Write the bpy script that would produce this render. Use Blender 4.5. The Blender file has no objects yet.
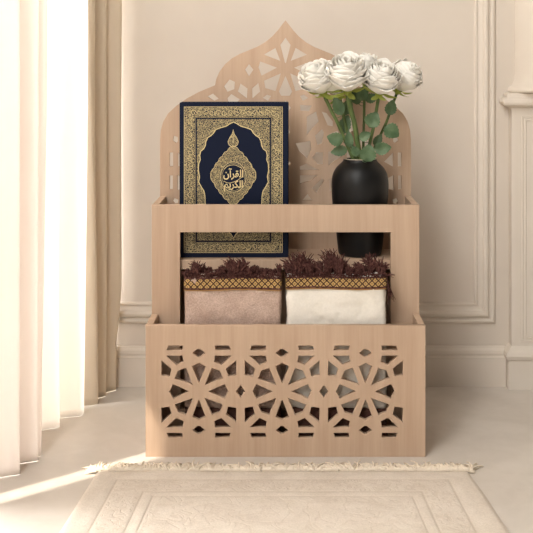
import bpy, bmesh, math, random
from mathutils import Vector, Matrix, noise
PI = math.pi
S = bpy.context.scene
COL = S.collection
random.seed(7)

# ------------------------------------------------------------------ photo measurements -> metres
CAM_Y, CAM_Z, F, VX, VY = -1.8, 0.638, 1120.0, 285.5, 60.0
def X(px, y): return (px - VX) * (y - CAM_Y) / F
def Z(py, y): return CAM_Z - (py - VY) * (y - CAM_Y) / F
def P(px, py, y): return Vector((X(px, y), y, Z(py, y)))

# ------------------------------------------------------------------ object helpers
def root_loc(p):
    v = Vector((0, 0, 0))
    while p is not None:
        v += p.location; p = p.parent
    return v
def link(name, me, mat, parent=None, smooth=False, label=None):
    base = root_loc(parent)
    if base.length > 0: me.transform(Matrix.Translation(-base))
    o = bpy.data.objects.new(name, me); COL.objects.link(o)
    if parent is not None: o.parent = parent
    if mat is not None and not me.materials: me.materials.append(mat)
    if smooth:
        for p in me.polygons: p.use_smooth = True
    if label: o['label'] = label
    return o
def obj(name, bm, mat, parent=None, smooth=False, label=None):
    me = bpy.data.meshes.new(name); bmesh.ops.recalc_face_normals(bm, faces=bm.faces[:])
    bm.to_mesh(me); bm.free()
    return link(name, me, mat, parent, smooth, label)
def raw(name, bm, mat, parent=None, smooth=False, label=None):
    me = bpy.data.meshes.new(name); bm.to_mesh(me); bm.free()
    return link(name, me, mat, parent, smooth, label)
def tag(o, label=None, cat=None, group=None, kind=None):
    if label: o['label'] = label
    if cat: o['category'] = cat
    if group: o['group'] = group
    if kind: o['kind'] = kind
    return o
def thing(name, label, cat, loc, group=None):
    o = bpy.data.objects.new(name, None); COL.objects.link(o)
    o.location = loc; o.empty_display_size = .05
    return tag(o, label, cat, group)
def bevel(o, w=.0008, seg=2, ang=40):
    m = o.modifiers.new('Bevel', 'BEVEL'); m.width = w; m.segments = seg
    m.limit_method = 'ANGLE'; m.angle_limit = math.radians(ang)
    return o
def box(bm, x0, x1, y0, y1, z0, z1):
    v = [bm.verts.new((x, y, z)) for x in (x0, x1) for y in (y0, y1) for z in (z0, z1)]
    for f in ((0,1,3,2), (4,6,7,5), (0,4,5,1), (2,3,7,6), (0,2,6,4), (1,5,7,3)):
        bm.faces.new([v[i] for i in f])
def bxo(name, dims, mat, parent=None, bev=.0008, label=None):
    bm = bmesh.new(); box(bm, *dims); o = obj(name, bm, mat, parent, False, label)
    if bev: bevel(o, bev)
    return o
def tube(bm, pts, rad, n=6, cap=True):
    rings = []
    pts = [Vector(p) for p in pts]
    t0 = (pts[1] - pts[0]).normalized()
    up = Vector((0, 0, 1)) if abs(t0.z) < .9 else Vector((1, 0, 0))
    a = t0.cross(up).normalized()
    for i, p in enumerate(pts):
        t = (pts[min(i+1, len(pts)-1)] - pts[max(i-1, 0)]).normalized()
        a = (a - t * a.dot(t)).normalized(); b = t.cross(a)
        r = rad[i] if isinstance(rad, (list, tuple)) else rad
        rings.append([bm.verts.new(p + (a*math.cos(2*PI*k/n) + b*math.sin(2*PI*k/n))*r) for k in range(n)])
    for i in range(len(rings)-1):
        for k in range(n):
            bm.faces.new((rings[i][k], rings[i][(k+1) % n], rings[i+1][(k+1) % n], rings[i+1][k]))
    if cap:
        bm.faces.new(rings[0][::-1]); bm.faces.new(rings[-1])
def lathe(bm, prof, cx, cy, n=64):
    rings = []
    for r, z in prof:
        rings.append([bm.verts.new((cx + r*math.cos(2*PI*k/n), cy + r*math.sin(2*PI*k/n), z)) for k in range(n)])
    for i in range(len(rings)-1):
        for k in range(n):
            bm.faces.new((rings[i][k], rings[i][(k+1) % n], rings[i+1][(k+1) % n], rings[i+1][k]))
    bm.faces.new(rings[0][::-1]); bm.faces.new(rings[-1])
def plate(name, loops, y0, y1, mat, parent=None, bev=.0004, label=None):
    """upright board in the xz plane: first loop is the outline, the others are cut-outs"""
    cu = bpy.data.curves.new(name, 'CURVE'); cu.dimensions = '2D'; cu.fill_mode = 'BOTH'
    h = (y1 - y0) / 2
    cu.extrude = max(h - bev, 1e-6); cu.bevel_depth = bev; cu.bevel_resolution = 1; cu.offset = -bev
    for L in loops:
        s = cu.splines.new('POLY'); s.points.add(len(L) - 1); s.use_cyclic_u = True
        for i, (a, b) in enumerate(L): s.points[i].co = (a, b, 0, 1)
    t = bpy.data.objects.new('t', cu); COL.objects.link(t)
    me = bpy.data.meshes.new_from_object(t.evaluated_get(bpy.context.evaluated_depsgraph_get()))
    bpy.data.objects.remove(t); bpy.data.curves.remove(cu)
    ym = (y0 + y1) / 2
    for v in me.vertices: v.co = Vector((v.co.x, ym - v.co.z, v.co.y))
    me.materials.clear()
    return link(name, me, mat, parent, False, label)
def ribbon(bm, pts, w, y, th=.0003, closed=False):
    """flat raised line in the xz plane facing -y"""
    n = len(pts); P2 = [Vector((p[0], p[1])) for p in pts]; prev = None; first = None
    for i in range(n):
        a = P2[(i-1) % n] if (closed or i > 0) else P2[0]
        b = P2[(i+1) % n] if (closed or i < n-1) else P2[-1]
        t = b - a
        if t.length < 1e-9: t = Vector((1, 0))
        t.normalize(); nn = Vector((-t.y, t.x)) * w / 2
        q = [bm.verts.new((P2[i].x+s*nn.x, y-e, P2[i].y+s*nn.y)) for s, e in ((1, 0), (1, th), (-1, th), (-1, 0))]
        if prev:
            for k in range(3): bm.faces.new((prev[k], prev[k+1], q[k+1], q[k]))
        else: first = q
        prev = q
    if closed:
        for k in range(3): bm.faces.new((prev[k], prev[k+1], first[k+1], first[k]))
def catmull(pts, sub=6, closed=False):
    out = []; n = len(pts); V = [Vector(p) for p in pts]
    rng = range(n) if closed else range(n-1)
    for i in rng:
        g = (lambda k: V[k % n]) if closed else (lambda k: V[min(max(k, 0), n-1)])
        a, b, c, d = g(i-1), g(i), g(i+1), g(i+2)
        for j in range(sub):
            t = j / sub
            out.append(.5*((2*b) + (c-a)*t + (2*a-5*b+4*c-d)*t*t + (3*b-a-3*c+d)*t**3))
    if not closed: out.append(V[-1])
    return out
def lerp_tab(tab, x):
    if x <= tab[0][0]: return tab[0][1]
    for (a, va), (b, vb) in zip(tab, tab[1:]):
        if x <= b: return va + (vb-va)*(x-a)/(b-a)
    return tab[-1][1]

# ------------------------------------------------------------------ materials
def srgb(r, g, b):
    f = lambda c: (c/255/12.92) if c/255 <= .04045 else ((c/255+.055)/1.055)**2.4
    return (f(r), f(g), f(b), 1)
class M:
    def __init__(s, name, rough=.6, spec=.3, color=(.5, .5, .5, 1)):
        s.m = bpy.data.materials.new(name); s.m.use_nodes = True
        s.t = s.m.node_tree; s.n = s.t.nodes; s.b = s.n['Principled BSDF']
        s.b.inputs['Roughness'].default_value = rough
        s.b.inputs['Specular IOR Level'].default_value = spec
        s.b.inputs['Base Color'].default_value = color
        s.tc = s.n.new('ShaderNodeTexCoord')
    def l(s, a, b): s.t.links.new(a, b)
    def mapping(s, scale=(1, 1, 1)):
        n = s.n.new('ShaderNodeMapping'); n.inputs['Scale'].default_value = scale
        s.l(s.tc.outputs['Object'], n.inputs['Vector']); return n.outputs[0]
    def noise(s, vec, scale, detail=4, rough=.55, dist=0):
        n = s.n.new('ShaderNodeTexNoise'); n.inputs['Scale'].default_value = scale
        n.inputs['Detail'].default_value = detail; n.inputs['Roughness'].default_value = rough
        n.inputs['Distortion'].default_value = dist
        s.l(vec, n.inputs['Vector']); return n.outputs[0]
    def ramp(s, fac, stops):
        n = s.n.new('ShaderNodeValToRGB'); e = n.color_ramp.elements
        while len(e) < len(stops): e.new(.5)
        for k, (p, c) in enumerate(stops):
            e[k].position = p; e[k].color = c if isinstance(c, tuple) else (c, c, c, 1)
        s.l(fac, n.inputs[0]); return n.outputs[0]
    def mix(s, fac, a, b, mode='MIX'):
        n = s.n.new('ShaderNodeMix'); n.data_type = 'RGBA'; n.blend_type = mode
        for sock, v in ((n.inputs[0], fac), (n.inputs[6], a), (n.inputs[7], b)):
            if hasattr(v, 'is_output'): s.l(v, sock)
            else: sock.default_value = v
        return n.outputs[2]
    def math(s, op, a, b=None, c=None):
        n = s.n.new('ShaderNodeMath'); n.operation = op
        for k, v in enumerate((a, b, c)):
            if v is None: continue
            if hasattr(v, 'is_output'): s.l(v, n.inputs[k])
            else: n.inputs[k].default_value = v
        return n.outputs[0]
    def sep(s, vec):
        n = s.n.new('ShaderNodeSeparateXYZ'); s.l(vec, n.inputs[0]); return n.outputs
    def color(s, c): s.l(c, s.b.inputs['Base Color']); return s
    def bump(s, h, strength=.3, dist=.001):
        n = s.n.new('ShaderNodeBump'); n.inputs['Strength'].default_value = strength
        n.inputs['Distance'].default_value = dist
        s.l(h, n.inputs['Height']); s.l(n.outputs[0], s.b.inputs['Normal']); return s
    def translucent(s, color, fac):
        tr = s.n.new('ShaderNodeBsdfTranslucent'); tr.inputs[0].default_value = color
        mx = s.n.new('ShaderNodeMixShader'); mx.inputs[0].default_value = fac
        s.l(s.b.outputs[0], mx.inputs[1]); s.l(tr.outputs[0], mx.inputs[2])
        s.l(mx.outputs[0], s.n['Material Output'].inputs[0]); return s

def wood_mat(name, a, b, scale=(1, 1, 1)):
    w = M(name, .55, .25); v = w.mapping(scale)
    g1 = w.noise(w.mapping((scale[0]*38, scale[1]*38, scale[2]*2.2)), 1.0, 5, .6, .4)
    g2 = w.noise(w.mapping((scale[0]*260, scale[1]*260, scale[2]*9)), 1.0, 3, .6)
    c = w.ramp(g1, [(.3, a), (.7, b)])
    c2 = w.ramp(g2, [(.3, (.95, .935, .92, 1)), (.62, (1, 1, 1, 1))])
    w.color(w.mix(1, c, c2, 'MULTIPLY')); w.bump(g2, .04, .0004)
    return w.m
WOOD = wood_mat('pale_wood', (.475, .335, .236, 1), (.56, .41, .30, 1))

def fabric(name, c1, c2, scale=900, strength=.5, rough=.95, lo=.72):
    w = M(name, rough, .1); v = w.mapping()
    n = w.noise(v, scale, 3, .6); n2 = w.noise(v, scale*.06, 3)
    w.color(w.mix(1, w.ramp(n2, [(.3, c1), (.7, c2)]), w.ramp(n, [(.3, lo), (.65, 1.0)]), 'MULTIPLY'))
    w.bump(n, strength, .0018); return w

wl = M('plaster', .85, .15); nv = wl.mapping()
wl.color(wl.ramp(wl.noise(nv, 3.5, 5, .6), [(.3, (.61, .545, .475, 1)), (.7, (.665, .60, .53, 1))])); WALL = wl.m
tm = M('painted_trim', .6, .25); tm.color(tm.ramp(tm.noise(tm.mapping(), 5, 4), [(.3, (.64, .575, .50, 1)), (.7, (.69, .625, .55, 1))])); TRIM = tm.m
fl = M('polished_plaster_floor', .38, .35); v = fl.mapping()
n1 = fl.noise(v, 4, 8, .62, .8); n2 = fl.noise(v, 18, 6, .6, .5)
c = fl.mix(.45, fl.ramp(n1, [(.3, (.51, .46, .405, 1)), (.7, (.66, .61, .55, 1))]), fl.ramp(n2, [(.3, (.53, .48, .42, 1)), (.7, (.66, .61, .555, 1))]))
fl.color(c); fl.bump(n2, .05, .001); FLOOR = fl.m
CURT_SHADED = M('shaded_white_cloth', .9, .05, (.86, .81, .77, 1)).translucent((.86, .80, .75, 1), .30).m  # pinker, less translucent copy of the white cloth, shade put into its colour
CURT = M('sheer_white_cloth', .9, .05, (.88, .855, .82, 1)).translucent((.92, .89, .85, 1), .5).m
CURT2 = M('beige_drape_cloth', .9, .05, (.72, .645, .54, 1)).translucent((.70, .62, .51, 1), .22).m
NAVY = M('navy_leatherette', .6, .12, srgb(17, 25, 46)); NAVY.bump(NAVY.noise(NAVY.mapping(), 900, 2), .15, .0003); NAVY = NAVY.m
PAGES = M('page_edges', .8, .1, (.72, .66, .52, 1)).m
GOLD = M('gold_foil', .42, .5, srgb(218, 200, 150)); GOLD.b.inputs['Metallic'].default_value = .25; GOLD = GOLD.m
def filigree(name, scale, thr):
    w = M(name, .5, .35)
    v = w.mapping((1, 1, 1))
    nn = w.n.new('ShaderNodeTexNoise'); nn.inputs['Scale'].default_value = scale*.55; w.l(v, nn.inputs['Vector'])
    vm = w.n.new('ShaderNodeVectorMath'); vm.operation = 'MULTIPLY_ADD'
    w.l(nn.outputs['Color'], vm.inputs[0]); vm.inputs[1].default_value = (1.6/scale,)*3; w.l(v, vm.inputs[2])
    vo = w.n.new('ShaderNodeTexVoronoi'); vo.feature = 'DISTANCE_TO_EDGE'; vo.inputs['Scale'].default_value = scale
    w.l(vm.outputs[0], vo.inputs['Vector'])
    vo2 = w.n.new('ShaderNodeTexVoronoi'); vo2.inputs['Scale'].default_value = scale; w.l(vm.outputs[0], vo2.inputs['Vector'])
    a = w.ramp(vo.outputs[0], [(thr, 1.0), (thr+.05, 0.0)])
    b = w.ramp(vo2.outputs[0], [(.22, 1.0), (.27, 0.0)])
    f = w.math('MAXIMUM', a, b)
    w.color(w.mix(f, srgb(27, 30, 42), srgb(182, 165, 120)))
    return w.m
FILI = filigree('gold_filigree_on_navy', 300, .05)
FILI2 = filigree('fine_gold_filigree', 360, .06)
BLACK = M('matt_black_ceramic', .45, .3, srgb(14, 14, 15)).m
LIP = M('lip_highlight', .6, .3, srgb(200, 185, 165)).m  # cream colour paints the light caught along the black vase's lip
pe = M('rose_petal', .65, .2); pe.color(pe.ramp(pe.noise(pe.mapping(), 60, 3), [(.3, (.94, .915, .85, 1)), (.7, (.97, .955, .91, 1))])); pe.translucent((.98, .95, .88, 1), .16); PETAL = pe.m
SEPAL = M('rose_sepal', .6, .3, srgb(160, 172, 84)).translucent(srgb(185, 195, 95), .3).m
STEM = M('rose_stem', .55, .3); STEM.color(STEM.ramp(STEM.noise(STEM.mapping(), 40, 3), [(.3, srgb(64, 84, 44)), (.7, srgb(98, 114, 66))])); STEM = STEM.m
lf = M('rose_leaf', .5, .35); lf.color(lf.ramp(lf.noise(lf.mapping(), 55, 3), [(.3, srgb(62, 88, 58)), (.7, srgb(102, 124, 92))])); lf.translucent(srgb(95, 130, 70), .15); LEAF = lf.m
MATP = fabric('dusty_pink_terry', (.47, .33, .26, 1), (.66, .50, .42, 1), 420, 1.0)
MATW = fabric('cream_towelling', (.76, .715, .635, 1), (.85, .81, .74, 1), 260, .12, .95, .93)
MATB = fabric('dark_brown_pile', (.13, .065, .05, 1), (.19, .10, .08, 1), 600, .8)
FRI = M('maroon_yarn', .9, .1); FRI.color(FRI.ramp(FRI.noise(FRI.mapping(), 220, 2), [(.35, srgb(52, 31, 29)), (.7, srgb(110, 74, 68))])); FRI = FRI.m
br = M('woven_gold_braid', .7, .3); xs, ys, zs = br.sep(br.tc.outputs['Object'])
k = PI/.0105
d1 = br.math('ABSOLUTE', br.math('SINE', br.math('MULTIPLY', br.math('ADD', xs, zs), k))); d2 = br.math('ABSOLUTE', br.math('SINE', br.math('MULTIPLY', br.math('SUBTRACT', xs, zs), k)))
dm = br.math('MINIMUM', d1, d2); sp = br.noise(br.mapping(), 600, 2)
fac = br.ramp(br.math('ADD', dm, br.math('MULTIPLY', br.math('SUBTRACT', sp, .5), .9)), [(.30, 0.0), (.52, 1.0), (.80, 1.0), (.95, .3)])
br.color(br.mix(fac, srgb(58, 30, 24), srgb(196, 162, 102))); br.bump(fac, .5, .0008); BRAID = br.m
rg = M('ivory_wool_rug', .95, .08); rx, ry, rz = rg.sep(rg.tc.outputs['Object'])

# ------------------------------------------------------------------ room
RX0, RX1, WY = -.72, 2.4, .40
f0 = bxo('floor', (RX0-.1, RX1, -3.2, WY+.1, -.05, 0), FLOOR, bev=0); f0['kind'] = 'structure'
wb = bxo('wall_back', (RX0-.1, RX1, WY, WY+.1, 0, 3.2), WALL, bev=0); wb['kind'] = 'structure'
# left wall: a tall window beside the curtains, a narrow slot added to shape the sun streak, then wall
bm = bmesh.new()
YA, YB, YC, YD = -.536, -.420, -.27, .30
box(bm, RX0-.08, RX0, YD, WY, 0, 3.2)
box(bm, RX0-.08, RX0, YB, YC, 0, 3.2)
box(bm, RX0-.08, RX0, -1.75, YA, 0, 3.2)
box(bm, RX0-.08, RX0, YC, YD, 2.3, 3.2)
box(bm, RX0-.08, RX0, YA, YB, .98, 3.2)
w = obj('wall_left', bm, WALL); w['kind'] = 'structure'
bm = bmesh.new()
for y0, y1 in ((YC, YC+.03), (YD-.03, YD)): box(bm, RX0-.06, RX0-.02, y0, y1, 0, 2.3)
box(bm, RX0-.06, RX0-.02, YC+.03, YD-.03, 2.27, 2.3); box(bm, RX0-.06, RX0-.02, YC+.03, YD-.03, 0, .04)
w = obj('window_1', bm, TRIM); w['kind'] = 'structure'

# skirting with a rounded top band
def profile_run(name, prof, x0, x1, yw, mat):
    """extrude a (projection, height) profile along x in front of the plane y=yw"""
    bm = bmesh.new(); A = []; B = []
    for p, z in prof:
        A.append(bm.verts.new((x0, yw-p, z))); B.append(bm.verts.new((x1, yw-p, z)))
    n = len(prof)
    for i in range(n): bm.faces.new((A[i], A[(i+1) % n], B[(i+1) % n], B[i]))
    bm.faces.new(A[::-1]); bm.faces.new(B)
    return obj(name, bm, mat)
PJ = .028                                             # pedestal projection
pY = WY - PJ
px0 = X(511.5, pY)
bt = Z(345.5, WY)
b = profile_run('baseboard_back', [(0, 0), (.014, 0), (.014, bt-.020), (.011, bt-.0185), (.011, bt-.015), (.0125, bt-.013), (.0115, bt-.007), (.007, bt-.003), (.005, bt), (0, bt)], RX0, px0-.008, WY, TRIM)
b['kind'] = 'structure'

# framed wall moulding
def frame_mould(name, x0, x1, z0, z1, prof, yw, mat):
    bm = bmesh.new(); L = []
    for d, h in prof:
        L.append([bm.verts.new(p) for p in ((x0+d, yw-h, z0+d), (x1-d, yw-h, z0+d), (x1-d, yw-h, z1-d), (x0+d, yw-h, z1-d))])
    for a, c in zip(L, L[1:]):
        for k in range(4): bm.faces.new((a[k], a[(k+1) % 4], c[(k+1) % 4], c[k]))
    return obj(name, bm, mat)
mp = [(0, -.001), (0, .004), (.002, .0065), (.005, .0075), (.008, .0065), (.0095, .004), (.012, .004), (.013, .008), (.016, .011), (.020, .0115), (.023, .010),
      (.0245, .006), (.027, .005), (.032, .0035), (.034, .0035), (.0355, .0055), (.038, .006), (.040, .0045), (.0415, -.001)]
t = frame_mould('trim_1', -.66, X(494.7, WY), Z(322.7, WY), 2.1, mp, WY, TRIM); t['kind'] = 'structure'
# right-hand frame behind the pedestal is out of view; pedestal with an inset panel, round shaft above
pe_w = .20
px1 = px0 + pe_w; zt, zb = Z(108, pY), Z(347, pY)
def rect_stack(bm, prof, x0, x1, y1):
    """(projection, z) rings of a rectangle against the wall"""
    L = []
    for p, z in prof:
        L.append([bm.verts.new(q) for q in ((x0-p, y1, z), (x0-p, pY-p, z), (x1+p, pY-p, z), (x1+p, y1, z))])
    for a, c in zip(L, L[1:]):
        for k in range(3): bm.faces.new((a[k], a[k+1], c[k+1], c[k]))
    bm.faces.new(L[0][::-1]); bm.faces.new(L[-1])
bm = bmesh.new()
rect_stack(bm, [(.007, 0), (.007, Z(360, pY)), (.011, Z(358.5, pY)), (.013, Z(355, pY)), (.011, Z(352, pY)), (.007, Z(350, pY)), (.003, Z(347.5, pY)), (0, Z(346, pY)), (0, zt), (.003, zt+.001),
                (.012, zt+.004), (.0165, zt+.006), (.0185, zt+.011), (.0175, zt+.017), (.014, zt+.020), (.011, zt+.0215), (.010, zt+.028), (.006, zt+.030)], px0, px1, WY)
t = obj('trim_2', bm, TRIM); t['kind'] = 'structure'; bevel(t, .0006)
sub = frame_mould('trim_3', X(521.5, pY), px1-.018, Z(342, pY), Z(116, pY),
    [(0, -.0005), (.0008, .002), (.003, .002), (.004, .0007), (.006, .0007), (.007, .0018), (.009, .0018), (.010, -.0005)], pY, TRIM)
sub['kind'] = 'structure'
bm = bmesh.new(); cxr = (px0+px1)/2; rr = cxr - X(516.5, pY)
lathe(bm, [(rr+.012, zt+.030), (rr+.014, zt+.034), (rr+.012, zt+.040), (rr+.006, zt+.043), (rr+.004, zt+.048), (rr+.001, zt+.056), (rr, zt+.07), (rr, 2.6)], cxr, WY+.02, 96)
t = obj('trim_4', bm, TRIM, smooth=True); t['kind'] = 'structure'

# ------------------------------------------------------------------ curtains
def curtain(name, pts, mat, label, ztop=2.35, zbot=.0004, taper=None):
    """pts: (px, Y) fold line; cloth hangs from a heading, folds loosen and shift a little with height"""
    line = catmull([(X(a, y), y, 0) for a, y in pts], 9)
    bm = bmesh.new(); rows = []
    zs_ = [zbot + (ztop-zbot)*(i/44)**1.35 for i in range(45)]
    for z in zs_:
        row = []
        for i, p in enumerate(line):
            s = i/(len(line)-1)
            wob = .004*math.sin(7*s+z*3.1) * min(1, .3+z) + .0022*math.sin(31*s+z*5)
            dx = wob + (taper(z, s) if taper else 0)
            zz = z
            row.append(bm.verts.new((p.x+dx, p.y+.3*wob, max(zz, .001))))
        rows.append(row)
    for a, c in zip(rows, rows[1:]):
        for i in range(len(a)-1): bm.faces.new((a[i], a[i+1], c[i+1], c[i]))
    o = obj(name, bm, mat, smooth=True); tag(o, label, 'curtain', 'curtains along the left window')
    m = o.modifiers.new('Solidify', 'SOLIDIFY'); m.thickness = .0012
    return o
curtain('curtain', [(-60, -.20), (-34, -.17), (-22, -.12), (-14, -.10), (6, -.085), (20, -.075), (12, -.052), (4, -.04), (24, -.028), (38, -.018), (33, -.006), (42, .004), (40, .022), (20, .035), (0, .06), (-14, .095)], CURT_SHADED,
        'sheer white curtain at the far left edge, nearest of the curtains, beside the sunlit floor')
curtain('curtain', [(0, .085), (18, .105), (36, .125), (58, .145), (55, .165), (46, .18), (62, .195), (80, .205), (84, .22), (76, .232), (64, .24)], CURT,
        'bright white sheer curtain between the nearest white one and the beige drape')
curtain('curtain', [(30, .235), (55, .248), (80, .262), (93, .27), (96, .28), (88, .292), (84, .30), (98, .312), (106, .325), (102, .336), (112, .350), (119.5, .362), (118, .374), (108, .382)], CURT2,
        'beige drape hanging closest to the back wall, left of the wooden rack',
        taper=lambda z, s: -(.016*max(0, (s-.6)/.4)*max(0, min(1, (.19-z)/.10))))

# ------------------------------------------------------------------ wooden rack
BX = .225; TH = .011
Y1, Y2, Y3 = .084, .095, .208
HB, HT = Z(325.5, 0), Z(205, Y1)
rack = thing('wooden_rack', 'pale wooden two-tier rack with pointed arch back and cut-out star lattice front', 'rack', (0, 0, 0))
def mirx(L, c): return [(2*c-a, b) for a, b in L]
def mirz(L, c): return [(a, 2*c-b) for a, b in L]
def grow(h, d):
    cx_ = sum(a for a, b in h)/len(h); cy_ = sum(b for a, b in h)/len(h); o_ = []
    for a, b in h:
        v = Vector((a-cx_, b-cy_)); n_ = v.length
        o_.append((a + v.x/n_*d*1.25, b + v.y/n_*d*1.25 + (d*.5 if v.y > 0 else -d*.5)))
    return o_
def holes_front():
    cx, cy = 198.8, 391.7
    A = [(168.8, 346), (182.2, 346), (181.7, 350), (167.4, 350)]
    B = [(166.8, 356.2), (181.9, 356.2), (183, 361.6), (176.3, 364.6)]
    C = [(161.7, 361.3), (171, 369.3), (169.2, 376), (161.7, 374.8)]
    D = [(178.5, 371.2), (185.7, 368.8), (192.5, 384.7), (175.2, 378.3)]
    E = [(173.3, 385), (188.6, 391.7), (173.3, 398.4), (169.9, 391.7)]
    Fh = [(198.8, 363.8), (205.2, 367), (199.1, 382.3), (198.5, 382.3), (192.6, 367)]
    G = [(193, 353.2), (197.6, 350), (200, 350), (204.6, 353.2), (200, 356.5), (197.6, 356.5)]
    one = []
    for h in (A, B, C, D):
        q = [h, mirx(h, cx)]; q += [mirz(k, cy) for k in q]; one += q
    one += [E, mirx(E, cx), Fh, mirz(Fh, cy), G, mirz(G, cy)]
    out = []
    for s in range(3):
        out += [[(a + s*83.35, b) for a, b in h] for h in one]
    for s in range(2):
        x = 240.5 + s*83.35
        out.append([(x-3.9, cy), (x, cy-5.8), (x+3.9, cy), (x, cy+5.8)])
    return [[(X(a, 0), Z(b, 0)) for a, b in grow(h, .4)] for h in out]
plate('front_panel', [[(-BX, 0), (BX, 0), (BX, HB), (-BX, HB)]] + holes_front(), 0, TH, WOOD, rack, .0007)
for s in (-1, 1):
    x0, x1 = sorted((s*BX, s*(BX-TH)))
    bxo('side_panel', (x0, x1, TH, Y1, 0, HB), WOOD, rack)
bxo('bottom_board', (-BX+TH, BX-TH, TH, Y1, .002, .010), WOOD, rack)
zo = .05; zl = Z(232.3, Y1); xo0, xo1 = X(180, Y1), X(390.6, Y1)
plate('upper_front_frame', [[(-BX, 0), (BX, 0), (BX, HT), (-BX, HT)], [(xo0, zo), (xo1, zo), (xo1, zl), (xo0, zl)]], Y1, Y2, WOOD, rack)
for s in (-1, 1):
    x0, x1 = sorted((s*BX, s*(BX-TH)))
    bxo('side_panel', (x0, x1, Y2, Y3, 0, HT), WOOD, rack)
SH = .2995
bxo('shelf', (-BX+TH, BX-TH, Y2, Y3, SH-.016, SH), WOOD, rack)
bxo('bottom_board', (-BX+TH, BX-TH, Y2, Y3, .002, .010), WOOD, rack)
# arched back
half = [(160, 140), (160.8, 130), (163.2, 121.5), (168, 113.5), (176, 106), (187, 98.3), (199, 91.8), (210, 87.2), (215, 85.2), (216.2, 79), (219.5, 71.5), (225, 64.2),
        (232, 58.2), (240, 53.7), (248, 50.5), (257, 46.8), (265, 42.2), (272, 36.5), (278, 30), (282.8, 23.6), (285.5, 20.2)]
CXB = 285.5
out = [(160, 455)] + half + mirx(half, CXB)[::-1][1:] + [(411, 455)]
out = [(X(a, Y3), Z(b, Y3)) for a, b in out]; out[0] = (-BX, 0); out[-1] = (BX, 0)
R_ = [  # right-hand side cut-outs, mirrored to the left
    [(300.3, 96.3), (304, 95), (308, 98), (303, 100.5)],
    [(300.3, 105.3), (311.6, 105.8), (308.6, 110.9), (301, 110.5)],
    [(307, 117), (316, 112), (318.3, 121.5), (306.8, 134.6)],
    [(322, 112), (326.7, 113.6), (332.7, 121.5), (332.7, 126), (327.8, 125)],
    [(315.4, 136), (322, 129.4), (323.7, 132.8), (322, 143), (317.6, 144.7)],
    [(295.8, 143.6), (310, 141.3), (311, 149.7), (307, 158), (300, 152)],
    [(312.7, 158), (316.5, 152.6), (322.8, 153), (322.8, 164), (317.6, 164)],
    [(328.5, 152), (339, 152), (340, 157.6), (328.5, 165)],
    [(300.3, 166.6), (306.4, 164), (318.8, 170), (300.3, 170)],
    [(300.3, 175.6), (317, 175.6), (311, 180.5), (300.3, 183.5)],
    [(312, 188), (322, 179), (323.7, 181.2), (316.5, 192.5)],
    [(329, 180), (335, 179), (337, 189), (330, 191)],
    [(302.5, 200.4), (307.5, 194.3), (312, 200.4)],
    [(330, 134), (338, 131), (341, 141), (334, 144)],
    [(345, 120), (353, 117), (357, 128), (349, 133)],
    [(360, 140), (367, 135), (370, 146), (362, 150)],
    [(347, 152), (357, 152), (355, 163), (347, 165)],
    [(384.5, 161.6), (393, 153), (393, 166.5)],
    [(398, 153), (401.4, 153), (401.4, 166), (398, 166)],
    [(398.3, 176), (401.4, 176), (401.4, 189), (398.3, 189)],
    [(388, 178.5), (393.5, 175.5), (393.5, 190), (388, 188.5)],
    [(393.6, 137.5), (397, 136), (398, 140.5), (395, 142.6), (393.4, 141)],
    [(393, 200), (396.5, 198.5), (398, 201.5), (396, 203.5), (393.5, 203)],
    [(290.7, 54.0), (295.7, 48.3), (306.7, 54.5), (290.5, 61.8)],
    [(310.7, 61.8), (312.2, 67.5), (309.5, 75.3), (294.5, 67.8)],
    [(290.5, 73.8), (306.7, 81), (305.5, 87.8), (295.7, 90.8)],
    [(322, 64.5), (325.7, 69.8), (322, 75.8), (318, 69.8)],
    [(346.7, 86.2), (341.4, 79.9), (336.4, 82.2), (337, 88.8), (343.5, 91.4)],
    [(330.4, 84), (323.8, 88.8), (324.3, 98), (333, 91.4)],
    [(318.6, 88.8), (312.8, 83.6), (311.2, 91.4), (318.6, 98)],
    [(343.5, 98.5), (339.6, 94.5), (331.7, 99.5), (336, 104), (342, 103)],
    [(363.2, 96.7), (358, 94), (352.7, 98.5), (357, 100.5)],
]
R_[23] = [(291.0, 60.5), (295.7, 48.3), (306.7, 54.5)]
Cn = [[(285.5, 38), (290.4, 45.3), (285.9, 62.5), (285.1, 62.5), (280.6, 45.3)],
      [(285.5, 76.3), (291.8, 91.5), (289.5, 95.5), (281.5, 95.5), (279.2, 91.5)],
      [(285.5, 101), (290.5, 108), (285.5, 115), (280.5, 108)],
      [(285.5, 122), (289.5, 132), (285.5, 142), (281.5, 132)],
      [(285.5, 158), (290, 163), (285.5, 170), (281, 163)]]
hb = [[(X(a, Y3), Z(b, Y3)) for a, b in grow(h, .25)] for h in (R_ + [mirx(q, CXB) for q in R_] + Cn)]
plate('arched_back_panel', [out] + hb, Y3, Y3+.010, WOOD, rack)

# ------------------------------------------------------------------ book
BY = .118; bt_ = .034
bx0, bx1 = X(179.5, BY), X(288.3, BY); bz0, bz1 = SH+.0003, Z(102.4, BY)
book = thing('book', 'large navy blue book with ornate gold arabesque cover, standing upright left of the black vase', 'book', ((bx0+bx1)/2, BY+bt_/2, bz0))
bxo('front_cover', (bx0, bx1, BY, BY+.0035, bz0, bz1), NAVY, book, .0012)
bxo('back_cover', (bx0, bx1, BY+bt_-.0035, BY+bt_, bz0, bz1), NAVY, book, .0012)
bxo('spine', (bx1-.0035, bx1+.0006, BY+.0035, BY+bt_-.0035, bz0, bz1), NAVY, book, .0008)
bxo('page_block', (bx0+.003, bx1-.0035, BY+.0035, BY+bt_-.0035, bz0+.003, bz1-.003), PAGES, book, 0)
def Q(a, b): return (X(a, BY), Z(b, BY))
def rectQ(a0, b0, a1, b1): return [Q(a0, b0), Q(a1, b0), Q(a1, b1), Q(a0, b1)]
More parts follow.
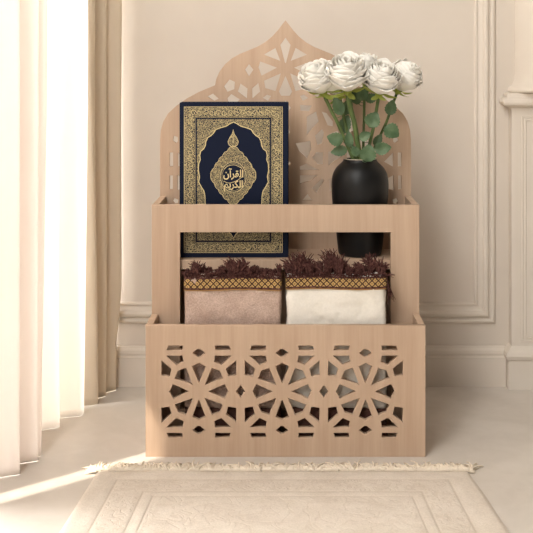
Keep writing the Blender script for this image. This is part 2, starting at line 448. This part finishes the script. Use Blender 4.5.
e = .0003
plate('cover_border', [rectQ(184.2, 106.8, 282.4, 252.6), rectQ(195.0, 117.3, 271.6, 242.5)], BY-e, BY, FILI, book, 0, 'gold arabesque border')
arch = [(233.5, 122), (237.5, 124), (241, 126.3), (246, 127.6), (251.3, 129.6), (253.2, 132.8), (256, 135.6), (259.2, 137.6), (261, 141.3), (261.6, 145.5), (263.2, 148.8), (266.3, 151.2), (267.2, 155.3), (266.7, 159.8),
        (268.3, 163.8), (268.6, 170), (267.4, 177), (268.3, 182), (265.6, 187), (263, 191), (262, 196), (261.8, 203), (260.8, 209), (257.5, 213), (256, 218), (251.5, 221.5), (247.5, 226.5), (241, 229.8), (236, 234), (233.5, 238)]
archL = [(467-a, b) for a, b in arch[1:-1]][::-1]
archQ = [Q(a, b) for a, b in arch + archL]
plate('corner_ornament', [rectQ(197.0, 119.3, 269.6, 240.5), [(x, z) for x, z in archQ]], BY-e, BY, FILI2, book, 0, 'gold scrollwork around the scalloped arch')
bm = bmesh.new()
for r_, w_ in (((184.2, 106.8, 282.4, 252.6), .0007), ((186.2, 108.8, 280.4, 250.6), .0003), ((195.3, 117.6, 271.3, 242.2), .0003)):
    q = rectQ(*r_); big = []
    for i in range(4):
        for j in range(10): big.append((q[i][0]+(q[(i+1) % 4][0]-q[i][0])*j/10, q[i][1]+(q[(i+1) % 4][1]-q[i][1])*j/10))
    ribbon(bm, big, w_, BY-e, .0002, True)
ribbon(bm, archQ, .0013, BY-e, .0003, True)
# scroll vine running round the border
cyc = []
a0, b0, a1, b1 = 190.4, 112.8, 276.3, 246.9
per = [(a0, b0), (a1, b0), (a1, b1), (a0, b1), (a0, b0)]; cnt = 0
for (p0, p1) in zip(per, per[1:]):
    L = math.hypot(p1[0]-p0[0], p1[1]-p0[1]); n = int(L/6); dx, dy = (p1[0]-p0[0])/L, (p1[1]-p0[1])/L
    for i in range(n):
        s = (i+.5)*L/n; c0 = (p0[0]+dx*s, p0[1]+dy*s); sg = 1 if cnt % 2 else -1; cnt += 1
        sp_ = []
        for j in range(16):
            th = j/15*2.2*PI; r = 3.0*(1-.7*j/15)
            u, v_ = r*math.cos(th)*1.0, sg*r*math.sin(th)
            sp_.append(Q(c0[0]+dx*u-dy*v_, c0[1]+dy*u+dx*v_))
        ribbon(bm, sp_, .0006, BY-e, .0002)
obj('gold_line', bm, GOLD, book)
# medallion
mcx, mcy = 233.3, 175.5; med = []
for i in range(120):
    th = 2*PI*i/120; c_, s_ = math.cos(th), math.sin(th)
    k = 1/((abs(c_)**1.25 + abs(s_)**1.25)**(1/1.25)); sc = 1 + .045*abs(math.sin(th*10)) - .02
    med.append(Q(mcx+23.0*c_*k*sc, mcy-29.6*s_*k*sc))
ell = [Q(233.3+12.6*math.cos(2*PI*i/48), 177-15*math.sin(2*PI*i/48)) for i in range(48)]
plate('medallion', [med, ell], BY-e, BY, FILI2, book, 0, 'gold scalloped medallion')
bm = bmesh.new(); ribbon(bm, med, .0007, BY-e, .0002, True); ribbon(bm, ell, .0007, BY-e, .0002, True)
ribbon(bm, [Q(233.3+11.3*math.cos(2*PI*i/48), 177-13.6*math.sin(2*PI*i/48)) for i in range(48)], .0004, BY, .0003, True)
obj('medallion_outline', bm, GOLD, book)
tear = [(233.2, 129.5), (234.2, 134), (236.8, 138), (238.4, 141.8), (237.4, 145), (234.6, 146.6), (233.2, 148.6), (231.8, 146.6), (229, 145), (228, 141.8), (229.6, 138), (232.2, 134)]
plate('pendant', [[Q(a, b) for a, b in tear]], BY-e, BY, FILI2, book, 0, 'gold drop-shaped pendant')
bm = bmesh.new(); ribbon(bm, [Q(a, b) for a, b in tear], .0009, BY-e, .0003, True); ribbon(bm, [Q(233.2, 135), Q(233.2, 139), Q(233.2, 143)], .0008, BY-e, .0003); obj('pendant_outline', bm, GOLD, book)
# calligraphy in the oval
def calligraphy():
    fp = bpy.utils.resource_path('LOCAL') + '/datafiles/fonts/NotoSansArabic-VariableFont_wdth,wght.woff2'
    try: fnt = bpy.data.fonts.load(fp)
    except Exception: fnt = None
    bm = bmesh.new()
    # two words in joined presentation forms, written right to left
    words = ['\uFEE5\uFE81\uFEAE\uFED8\uFEDF\uFE8D', '\uFEE2\uFEF3\uFEAE\uFEDC\uFEDF\uFE8D']
    for wd, (cx_, cy_), wpx in zip(words, ((233.3, 174), (233.3, 186)), (20, 19)):
        cu = bpy.data.curves.new('t', 'FONT'); cu.body = wd
        if fnt: cu.font = fnt
        cu.size = 1; cu.offset = .012
        o = bpy.data.objects.new('t', cu); COL.objects.link(o)
        me = bpy.data.meshes.new_from_object(o.evaluated_get(bpy.context.evaluated_depsgraph_get()))
        bpy.data.objects.remove(o)
        if not me.vertices: continue
        xs = [v.co.x for v in me.vertices]; ys_ = [v.co.y for v in me.vertices]
        w_, h_ = max(xs)-min(xs), max(ys_)-min(ys_)
        sx = wpx/w_; sy = 11.5/h_; mx, my = (max(xs)+min(xs))/2, (max(ys_)+min(ys_))/2
        for v in me.vertices:
            q = Q(cx_+(v.co.x-mx)*sx, cy_-(v.co.y-my)*sy); v.co = Vector((q[0], BY-.00035, q[1]))
        bm.from_mesh(me)
    for pts in ([(224, 169.5), (228, 166), (235, 165), (242, 168.5)], [(223.5, 181), (229, 183), (237, 180.5), (243, 176)]):
        ribbon(bm, [(p.x, p.y) for p in catmull([(*Q(a, b), 0) for a, b in pts], 6)], .0008, BY, .0003)
    raw('calligraphy', bm, GOLD, book, label='gold Arabic calligraphy')
calligraphy()

# ------------------------------------------------------------------ vase
VCY = .149; vcx = X(360, VCY); k = (VCY-CAM_Y)/F
vase = thing('vase', 'matt black ceramic vase holding white roses, on the shelf right of the navy book', 'vase', (vcx, VCY, SH))
prof_px = [(256.5, 19.5), (255.2, 21.2), (250, 22.2), (240, 23.3), (230, 24.2), (218, 26), (205, 27.6), (195, 28.3), (186, 28.5), (180, 28), (175, 26.7), (170.5, 24.2), (167, 21), (164.5, 18.3), (162.6, 16.9), (160.8, 16.3)]
zz = lambda y: CAM_Z-(y-VY)*k
zbase = zz(256.5); prof = [(r*k, SH+.0004 + (zz(y)-zbase)) for y, r in prof_px]
zrim = prof[-1][1]
prof = catmull([(r, z, 0) for r, z in prof], 3); prof = [(p.x, p.y) for p in prof]
inner = [(r-.0035, z) for r, z in prof[::-1] if z > SH+.012]
inner = [(max(r, .002), z) for r, z in inner] + [(.002, SH+.012)]
bm = bmesh.new(); lathe(bm, [(.001, SH+.0004)] + prof + inner, vcx, VCY, 72)
obj('body', bm, BLACK, vase, True)
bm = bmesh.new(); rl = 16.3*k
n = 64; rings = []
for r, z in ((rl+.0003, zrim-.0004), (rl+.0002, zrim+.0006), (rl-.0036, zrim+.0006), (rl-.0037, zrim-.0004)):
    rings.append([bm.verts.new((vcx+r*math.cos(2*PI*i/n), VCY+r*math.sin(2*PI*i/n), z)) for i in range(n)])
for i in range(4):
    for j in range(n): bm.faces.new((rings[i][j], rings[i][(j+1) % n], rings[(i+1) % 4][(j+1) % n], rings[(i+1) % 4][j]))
obj('rim', bm, LIP, vase, True, 'thin rim with painted highlight')

# ------------------------------------------------------------------ roses
def frame_from(axis):
    z = axis.normalized(); a = Vector((1, 0, 0)) if abs(z.x) < .8 else Vector((0, 1, 0))
    x = (a - z*a.dot(z)).normalized(); return x, z.cross(x), z
def petal(bm, O, fr, phi, r0, r1, z0, z1, halfw, curl, seed, ruffle=.075, nu=10, nv=9):
    ex, ey, ez = fr; g = []
    for j in range(nv):
        v = j/(nv-1); row = []
        for i in range(nu):
            u = -1 + 2*i/(nu-1)
            wd = halfw * (math.sin(min(1, .18+v*1.05)*PI*.5)**.7) * (1 - .25*max(0, v-.8)/.2)
            belly = math.sin(v*PI*.62)**.8
            r = r0 + (r1-r0)*belly
            r += curl*max(0, v-.62)**1.5*2.2*(1+.35*u*u)
            edge = max(0, v-.55)
            nz = noise.noise(Vector((seed*3.1+u*1.7, v*2.0, seed)))
            r *= 1 + ruffle*nz*2.0*(.4+edge*2)
            z = z0 + (z1-z0)*(v**.85)*(1-.13*u*u*v) - curl*max(0, v-.72)**1.6*2.4 + ruffle*.25*(z1-z0)*noise.noise(Vector((u*2.6, seed*1.9, v)))*edge*2
            ph = phi + u*wd + .10*nz
            row.append(bm.verts.new(O + ex*(r*math.cos(ph)) + ey*(r*math.sin(ph)) + ez*z))
        g.append(row)
    for j in range(nv-1):
        for i in range(nu-1): bm.faces.new((g[j][i], g[j][i+1], g[j+1][i+1], g[j+1][i]))
def leaf_mesh(bm, base, direc, length, width, facing, droop=.15, n=12):
    d = direc.normalized(); side = d.cross(facing).normalized(); nr = side.cross(d).normalized()
    g = []
    for j in range(n+1):
        t = j/n
        w_ = width*.5*(math.sin(PI*min(1, t**.78))**.75)*(1 + .07*(1 if j % 2 else -1)*(0 < j < n))
        c0 = base + d*(length*t) - nr*(droop*length*t*t)
        row = []
        for i in range(-3, 4):
            u = i/3
            row.append(bm.verts.new(c0 + side*(u*w_) + nr*(abs(u)*w_*.28 + .06*w_*math.sin(9*t+u*2))))
        g.append(row)
    for a, c in zip(g, g[1:]):
        for i in range(6): bm.faces.new((a[i], a[i+1], c[i+1], c[i]))
def rose(label, bpx, bpy_, by, rpx, tilt, foot, leaves, seed):
    k = (by-CAM_Y)/F; R = rpx*k; C = P(bpx, bpy_, by)
    ax = Vector(tilt).normalized(); fr = frame_from(ax); rnd = random.Random(seed)
    ft = P(foot[0], foot[1], foot[2])
    root = thing('white_rose', label, 'rose', ft, 'white roses in the black vase')
    O = C - ax*R*1.14                                  # base of the bloom
    bm = bmesh.new()
    # inner heart: tight rolled petals, then rings opening outwards
    layers = [(2, .08, .15, 1.95, 1.9, 0), (3, .16, .28, 2.0, 1.5, .01), (3, .26, .42, 2.0, 1.3, .03), (4, .38, .58, 1.97, 1.05, .06), (4, .46, .72, 1.90, 1.0, .09),
              (5, .5, .84, 1.78, .92, .13), (5, .5, .93, 1.62, .88, .18), (5, .5, .98, 1.40, .86, .26), (4, .45, 1.0, 1.12, .88, .34)]
    ph = rnd.random()*6
    for li, (n_, r0, r1, h, hw, cu) in enumerate(layers):
        for q in range(n_):
            f_ = ph + 2*PI*q/n_ + rnd.uniform(-.15, .15)
            petal(bm, O, fr, f_, r0*R*.5, r1*R*rnd.uniform(.95, 1.04), (.28 if li < 5 else .08)*R, h*R*rnd.uniform(.95, 1.05), hw, cu*R, seed*10+li*7+q)
        ph += PI/n_*1.1 + .35
    o = raw('bloom', bm, PETAL, root, True); o.modifiers.new('S', 'SOLIDIFY').thickness = .00035
    # receptacle and sepals
    bm = bmesh.new()
    ex, ey, ez = fr
    tube(bm, [O - ez*R*.30, O - ez*R*.1, O + ez*R*.05, O + ez*R*.2], [R*.10, R*.22, R*.26, R*.2], 10)
    for q in range(5):
        a = rnd.random()*.4 + 2*PI*q/5; dr = ex*math.cos(a)+ey*math.sin(a)
        leaf_mesh(bm, O + dr*R*.18 - ez*.02*R, dr*1.0 + ez*rnd.uniform(-.35, .25), R*rnd.uniform(.75, 1.05), R*.34, -ez, rnd.uniform(.0, .35), 8)
    raw('sepal', bm, SEPAL, root, True, 'yellow-green sepals under the bloom')
    # stem
    mid = (O+ft)/2 + Vector((rnd.uniform(-.003, .003), rnd.uniform(-.004, .004), 0))
    low = ft + (ft-mid)*.55; low.z = max(low.z, SH+.03)
    low.x = vcx + max(-.016, min(.016, low.x-vcx)); low.y = VCY + max(-.016, min(.016, low.y-VCY))
    line = catmull([O - ez*R*.22, (O-ez*R*.5+mid)/2 + (O-ft)*.02, mid, ft, low], 6)
    bm = bmesh.new(); tube(bm, line, (.0044 if rpx > 19 else .0030 if rpx > 16 else .0024), 8); obj('stem', bm, STEM, root, True)
    for (lx, ly, ly_y, L, W, ang) in leaves:
        ctr = P(lx, ly, ly_y); kk = (ly_y-CAM_Y)/F
        d = Vector((math.cos(math.radians(ang)), -.12, math.sin(math.radians(ang)))).normalized()
        b0 = ctr - d*(L*kk/2)
        near = min(line, key=lambda p: (p-b0).length)
        bm = bmesh.new()
        leaf_mesh(bm, b0, d, L*kk, W*kk, Vector((0, -1, .15)), .12)
        if (near-b0).length > .002:
            tube(bm, catmull([near, (near+b0)/2+Vector((0, 0, -.002)), b0, b0+d*L*kk*.3], 4), .0006, 5)
        raw('leaf', bm, LEAF, root, True)
FT = lambda px, dy: (px, 159, VCY+dy)
rose('large white rose furthest left in the black vase, leaning left', 317, 76, .115, 17.5, (-.32, -.42, .85), FT(353, -.012), [(338, 106, .125, 20, 12, 110), (335, 139, .12, 17, 14, 160), (339, 151, .13, 17, 11, 190)], 1)
rose('biggest white rose at front centre of the bouquet, above the thickest stem', 347, 71.5, .095, 19.5, (-.05, -.5, .86), FT(360, -.018), [(368, 153, .10, 18, 17, 80), (355, 151, .12, 12, 9, 120)], 2)
rose('white rose partly hidden behind and left of the big front centre rose', 334, 76.5, .145, 17.5, (-.25, -.25, .9), FT(356, .004), [(345, 124, .15, 19, 13, 70), (349, 139, .13, 17, 9, 95), (347, 107, .16, 18, 12, 60)], 3)
rose('rounded white rose at front right of the bouquet, below the rearmost rose', 382, 76.5, .105, 17.5, (.10, -.5, .86), FT(366, -.012), [(373, 119.5, .12, 17, 16, 60), (365, 136, .115, 13, 10, 30), (383, 148.5, .125, 17, 13, 10)], 4)
rose('white rose furthest right in the black vase, leaning over the wall side', 406, 74.5, .16, 16, (.38, -.3, .85), FT(369, .004), [(392, 131.5, .13, 17, 16, -35), (391, 107.5, .15, 16, 12, 75), (378, 140, .15, 14, 9, 60)], 5)
rose('small white rose at the back, peeking out between the two front roses', 366, 66, .185, 14, (.05, -.2, 1), FT(363, .014), [(363, 93, .17, 17, 12, 60), (355, 97, .18, 17, 10, 120), (372, 98, .18, 14, 10, 20)], 6)

# ------------------------------------------------------------------ folded prayer mats
def roundbox(x0, x1, y0, y1, z0, z1, r, cx=44, cy=12, cz=56, amp=.0024, seed=0):
    bm = bmesh.new(); c = Vector(((x0+x1)/2, (y0+y1)/2, (z0+z1)/2)); h = Vector(((x1-x0)/2, (y1-y0)/2, (z1-z0)/2))
    idx = {}
    def vert(i, j, k_):
        key = (i, j, k_)
        if key in idx: return idx[key]
        p = Vector((-h.x+2*h.x*i/cx, -h.y+2*h.y*j/cy, -h.z+2*h.z*k_/cz))
        q = Vector([max(-h[a]+r, min(h[a]-r, p[a])) for a in range(3)])
        d = p-q
        if d.length > 1e-9: p = q + d.normalized()*min(r, max(abs(d.x), abs(d.y), abs(d.z)))
        nn = noise.noise(Vector((p.x*35+seed, p.y*35, p.z*35)))*amp*1.6 + noise.noise(p*160+Vector((seed, 0, 0)))*amp*.6
        out_ = d.normalized() if d.length > 1e-9 else Vector((0, -1, 0))
        p += out_*nn
        idx[key] = bm.verts.new(c+p); return idx[key]
    for i in range(cx):
        for k_ in range(cz):
            bm.faces.new((vert(i, 0, k_), vert(i+1, 0, k_), vert(i+1, 0, k_+1), vert(i, 0, k_+1)))
            bm.faces.new((vert(i, cy, k_), vert(i, cy, k_+1), vert(i+1, cy, k_+1), vert(i+1, cy, k_)))
    for j in range(cy):
        for k_ in range(cz):
            bm.faces.new((vert(0, j, k_), vert(0, j, k_+1), vert(0, j+1, k_+1), vert(0, j+1, k_)))
            bm.faces.new((vert(cx, j, k_), vert(cx, j+1, k_), vert(cx, j+1, k_+1), vert(cx, j, k_+1)))
        for i in range(cx):
            bm.faces.new((vert(i, j, 0), vert(i, j+1, 0), vert(i+1, j+1, 0), vert(i+1, j, 0)))
            bm.faces.new((vert(i, j, cz), vert(i+1, j, cz), vert(i+1, j+1, cz), vert(i, j+1, cz)))
    return bm
def strand(bm, p, d, L, r, rnd, curl=.6, n=6):
    pts = [Vector(p)]; d = Vector(d).normalized()
    for i in range(n):
        d = (d + Vector((rnd.uniform(-1, 1), rnd.uniform(-1, 1), rnd.uniform(-1, .8)))*curl*.35).normalized()
        pts.append(pts[-1] + d*L/n)
    tube(bm, pts, [r, r, r*.95, r*.9, r*.8, r*.7, r*.5][:n+1], 4)
MY0, MY1 = .026, .070
def prayer_mat(label, pxl, pxr, ytop, yb0, yb1, mat, env, seed, fl_):
    x0, x1 = X(pxl, MY0), X(pxr, MY0); z1 = Z(ytop, MY0); rnd = random.Random(seed)
    zlow = Z(409, MY0)
    root = thing('folded_prayer_mat', label, 'prayer mat', ((x0+x1)/2, (MY0+MY1)/2, .0108), 'folded prayer mats in the rack')
    obj('body', roundbox(x0, x1, MY0, MY1, zlow+.0005, z1-.002, .007, seed=seed), mat, root, True)
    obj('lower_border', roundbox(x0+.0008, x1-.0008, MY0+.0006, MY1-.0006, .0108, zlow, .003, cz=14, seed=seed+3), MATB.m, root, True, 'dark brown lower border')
    # braid wrapped round the folded top
    za, zb_ = Z(yb1, MY0), Z(yb0, MY0)
    def loopring(bm, e_, zlo, zhi, nz=4):
        pts = []; r = .006; X0, X1, Y0_, Y1_ = x0-e_, x1+e_, MY0-e_, MY1+e_
        for cx_, cy_, a0_ in ((X1-r, Y1_-r, 0), (X0+r, Y1_-r, 90), (X0+r, Y0_+r, 180), (X1-r, Y0_+r, 270)):
            for q in range(6): a = math.radians(a0_+q*18); pts.append((cx_+r*math.cos(a), cy_+r*math.sin(a)))
            if a0_ == 180:
                for q in range(1, 24): pts.append((X0+r+(X1-X0-2*r)*q/24, Y0_))
        rows = []
        for q in range(nz+1):
            z = zlo+(zhi-zlo)*q/nz
            rows.append([bm.verts.new((a, b_+.0004*math.sin(a*200)*(b_ < MY0+.01), z+.0009*math.sin(a*45+seed))) for a, b_ in pts])
        for a_, c_ in zip(rows, rows[1:]):
            m_ = len(a_)
            for q in range(m_): bm.faces.new((a_[q], a_[(q+1) % m_], c_[(q+1) % m_], c_[q]))
    bm = bmesh.new(); loopring(bm, .0014, za+.0045, zb_-.0030); obj('braid_trim', bm, BRAID, root, True, 'gold and brown woven braid')
    bm = bmesh.new(); loopring(bm, .0017, za+.0020, za+.0048, 1); loopring(bm, .0017, zb_-.0034, zb_-.0004, 1); obj('braid_edging', bm, FRI, root, True)
    bm = bmesh.new(); loopring(bm, .0014, za, za+.0022, 1); obj('braid_piping', bm, GOLDTHREAD, root, True)
    # yarn fringe standing up out of the folded edges
    bm = bmesh.new()
    for t_ in range(62):       # tufts of strands that curl the same way
        a = pxl + 1 + (pxr-pxl-2)*((t_*.618) % 1); yy = rnd.uniform(MY0, MY0+.03)
        H = lerp_tab(env, a)*rnd.uniform(.7, 1.1)*(yy-CAM_Y)/F; dx0, cu = rnd.uniform(-.6, .6), rnd.uniform(-1, 1)
        for q in range(17 if fl_ else 20):
            p = Vector((X(a, MY0)+rnd.gauss(0, .0016), yy+rnd.uniform(-.003, .003), zb_-.001)); p.x = max(x0+.001, min(x1-.001, p.x))
            hh = max(H*rnd.uniform(.55, 1.05), .004); pts = [p.copy()]; th = dx0*.8 + rnd.uniform(-.25, .25)
            for w_ in range(8):
                th += (cu*.34 + rnd.uniform(-.25, .25))*(w_/8)
                p = p + Vector((math.sin(th), rnd.uniform(-.25, .15), math.cos(th)))*hh*1.12/8; pts.append(p.copy())
            rs = rnd.uniform(.0006, .00105); tube(bm, pts, [rs]*7 + [rs*.8, rs*.5], 5)
    for i in range(420):      # short fuzz hanging over the braid edge
        a = pxl + (pxr-pxl)*rnd.random()
        strand(bm, (X(a, MY0), MY0-.001, zb_+rnd.uniform(-.001, .003)), (rnd.uniform(-.7, .7), -.5, rnd.uniform(-.2, .9)), rnd.uniform(.004, .008), .0006, rnd, 1.0, 4)
    if fl_:
        for i in range(26):   # loose tassel down the right-hand edge
            strand(bm, (x1+.001, MY0+rnd.uniform(0, .01), Z(280+rnd.uniform(-3, 3), MY0)), (rnd.uniform(0, .35), rnd.uniform(-.2, .2), -1), rnd.uniform(.015, .038), .0006, rnd, .45)
        for i in range(8):
            strand(bm, (x1-.002, MY0-.002, zb_+.002), (1, -.3, rnd.uniform(-.1, .3)), rnd.uniform(.010, .017), .0005, rnd, .4)
    o = obj('fringe', bm, FRI, root, True, 'maroon yarn fringe'); o['kind'] = 'stuff'
GOLDTHREAD = M('gold_thread', .6, .4, srgb(150, 112, 62)).m
prayer_mat('folded dusty pink towelling prayer mat with maroon fringe, below the navy book', 184.5, 281, 275, 276.5, 290.5, MATP.m,
    [(184, 4), (188, 8), (193, 14), (197, 15), (203, 9), (212, 5), (222, 9), (232, 15), (239, 19), (245, 13), (258, 8), (268, 6), (275, 6), (279, 13), (282, 9)], 11, False)
prayer_mat('folded cream white prayer mat with long shaggy maroon fringe, below the black vase', 286.5, 386.5, 274, 276, 289.5, MATW.m,
    [(286, 8), (292, 14), (298, 25), (305, 27), (311, 17), (317, 10), (324, 21), (332, 24), (340, 19), (349, 10), (358, 9), (364, 15), (372, 20), (380, 19), (387, 10)], 12, True)

# ------------------------------------------------------------------ rug
RYB = -.070; RYF = -.85; RT = .006
rl0, rl1 = X(97, RYB), X(469, RYB)
def rxl(y): return rl0 - .062*(RYB-y)
def rxr(y): return rl1 + .085*(RYB-y)
rug = thing('rug', 'cream rectangular rug with faint carved border and tasselled edge, on the floor before the rack', 'rug', ((rl0+rl1)/2, (RYB+RYF)/2, 0))
bm = bmesh.new(); NX, NY = 120, 120; top = []
bmv = []
hw = (rl1-rl0)/2; rcx = (rl0+rl1)/2
for j in range(NY+1):
    y = RYB + (RYF-RYB)*j/NY; row = []
    for i in range(NX+1):
        s = i/NX; ed = min(i, NX-i, j, NY-j)
        wav = .0025*noise.noise(Vector((0, y*9, 3 if s > .5 else 8)))*abs(s-.5)*2
        x = rxl(y)+(rxr(y)-rxl(y))*s + wav; yy = y + .002*noise.noise(Vector((x*14, 5, 2)))
        d = min((s if s < .5 else 1-s)*hw*2, RYB-y, y-RYF)
        z = RT + .0006*noise.noise(Vector((x*40, y*40, 0)))
        for c_, w_, a_ in ((.040, .004, -.0014), (.088, .004, -.0012), (.104, .003, -.001)): z += a_*math.exp(-((d-c_)/w_)**2)
        if ed == 0: z = .0005
        elif ed == 1: z -= .001
        row.append(bm.verts.new((x, yy, z)))
    bmv.append(row)
for a, c_ in zip(bmv, bmv[1:]):
    for i in range(NX): bm.faces.new((a[i], a[i+1], c_[i+1], c_[i]))
hx = rg.math('ABSOLUTE', rx); L2 = (RYB-RYF)/2
dy_ = rg.math('SUBTRACT', L2, ry)        # distance from the far edge
wx = rg.math('MULTIPLY_ADD', dy_, .055, hw)
dx_ = rg.math('SUBTRACT', wx, hx); dmin = rg.math('MINIMUM', dx_, dy_)
def band(c0, w_): return rg.math('SUBTRACT', 1.0, rg.math('MINIMUM', 1.0, rg.math('DIVIDE', rg.math('ABSOLUTE', rg.math('SUBTRACT', dmin, c0)), w_)))
lines = rg.math('MAXIMUM', rg.math('MAXIMUM', band(.040, .003), band(.088, .003)), band(.105, .0025))
inb = rg.math('MULTIPLY', rg.math('GREATER_THAN', dmin, .043), rg.math('LESS_THAN', dmin, .085))
def scroll(scale, dist, w_):
    n_ = rg.noise(rg.mapping(), scale, 1.0, .5, dist)
    a_ = rg.math('ABSOLUTE', rg.math('SUBTRACT', n_, .5))
    return rg.ramp(a_, [(w_*.3, 1.0), (w_, 0.0)])
vm_ = scroll(52, 1.2, .07)
inf = rg.math('GREATER_THAN', dmin, .108)
vf = scroll(24, 1.5, .05)
carve = rg.math('ADD', rg.math('MULTIPLY', lines, .85), rg.math('ADD', rg.math('MULTIPLY', rg.math('MULTIPLY', inb, vm_), .55), rg.math('MULTIPLY', rg.math('MULTIPLY', inf, vf), .4)))
nz1 = rg.noise(rg.mapping(), 420, 3, .6); nz2 = rg.noise(rg.mapping(), 22, 5, .65)
basec = rg.ramp(nz2, [(.3, (.62, .545, .465, 1)), (.7, (.715, .645, .565, 1))])
cc = rg.mix(rg.math('MULTIPLY', carve, .5), basec, (.54, .45, .36, 1))
rg.color(rg.mix(1, cc, rg.ramp(nz1, [(.3, .86), (.65, 1.0)]), 'MULTIPLY'))
rg.bump(rg.math('SUBTRACT', rg.math('MULTIPLY', nz1, .7), carve), .5, .0015)
pile = obj('pile', bm, rg.m, rug, True)
bm = bmesh.new(); box(bm, rl0+.004, rl1-.004, RYF+.004, RYB-.004, .0003, .002); obj('backing', bm, MATW.m, rug)
FRG = M('cream_cotton_yarn', .9, .1, (.80, .71, .59, 1)).m
bm = bmesh.new(); rnd = random.Random(4)
for i in range(190):
    a = 95 + 376*i/189; lean = rnd.uniform(-.7, .7); Lh = rnd.uniform(.026, .038)
    for j in range(9):
        b_ = Vector((X(a, RYB)+rnd.uniform(-.0012, .0012), RYB-.002, .004+rnd.uniform(-.001, .002)))
        d = Vector((lean+rnd.uniform(-.3, .3), 1, rnd.uniform(.05, .4))).normalized()
        pts = [b_]
        for q in range(4):
            d = (d + Vector((rnd.uniform(-.4, .4), rnd.uniform(-.2, .2), -.14))).normalized()
            nx_ = pts[-1]+d*Lh/4; nx_.z = max(nx_.z, .0008); pts.append(nx_)
        tube(bm, pts, [.0012, .0012, .0012, .0011, .0008], 4)
for sgn, ax_ in ((-1, 97), (1, 469)):        # corner tassels lying outwards
    for j in range(46):
        b_ = Vector((X(ax_, RYB), RYB-rnd.uniform(-.004, .006), .003+rnd.uniform(0, .002))); d = Vector((sgn*1.0, rnd.uniform(.0, .9), rnd.uniform(0, .2))).normalized()
        pts = [b_]
        for q in range(4):
            d = (d + Vector((rnd.uniform(-.3, .3), rnd.uniform(-.3, .3), -.12))).normalized()
            nx_ = pts[-1]+d*(.019 if sgn < 0 else .009)/4; nx_.z = max(nx_.z, .0008); pts.append(nx_)
        tube(bm, pts, [.0008]*5, 4)
fr_ = obj('fringe', bm, FRG, rug, True, 'cream cotton tassels along the far edge'); fr_['kind'] = 'stuff'

# ------------------------------------------------------------------ light
def area(name, loc, target, size, sy, energy, color):
    l = bpy.data.lights.new(name, 'AREA'); l.shape = 'RECTANGLE'; l.size = size; l.size_y = sy; l.energy = energy; l.color = color
    o = bpy.data.objects.new(name, l); COL.objects.link(o); o.location = loc
    o.rotation_euler = (Vector(target)-Vector(loc)).to_track_quat('-Z', 'Y').to_euler(); return o
area('window_daylight', (-1.05, -2.7, 1.55), (0, .1, .5), 1.3, 1.6, 42, (1, .97, .925))
area('side_fill', (-.70, -1.15, 1.7), (.6, -.30, 1.1), 1.0, 1.7, 56, (1, .98, .94))  # added fill in front of solid wall, no window opening here
area('curtain_daylight', (-1.05, .02, .9), (0, .1, .75), .60, 2.2, 74, (1, .98, .95))
sun = bpy.data.lights.new('sun', 'SUN'); sun.energy = 5.5; sun.angle = math.radians(.8); sun.color = (1, .92, .80)
so = bpy.data.objects.new('sun', sun); COL.objects.link(so); so.location = (-2, -1.5, 3)
sd = Vector((.74, .66, -1.15)); so.rotation_euler = sd.to_track_quat('-Z', 'Y').to_euler()
W = bpy.data.worlds.new('World'); S.world = W; W.use_nodes = True
W.node_tree.nodes['Background'].inputs[0].default_value = (1.0, .86, .72, 1); W.node_tree.nodes['Background'].inputs[1].default_value = .20

# ------------------------------------------------------------------ camera
cd = bpy.data.cameras.new('camera'); cam = bpy.data.objects.new('camera', cd); COL.objects.link(cam)
cam.location = (0, CAM_Y, CAM_Z); cam.rotation_euler = (PI/2, 0, 0)
cd.sensor_width = 36; cd.lens = F*36/533; cd.clip_start = .02
cd.shift_x = -(VX-266.5)/533; cd.shift_y = -(266.5-VY)/533
S.camera = cam
S.view_settings.view_transform = 'Standard'; S.view_settings.look = 'None'
S.view_settings.gamma = 1; S.view_settings.use_curve_mapping = False
S.view_settings.exposure = .12
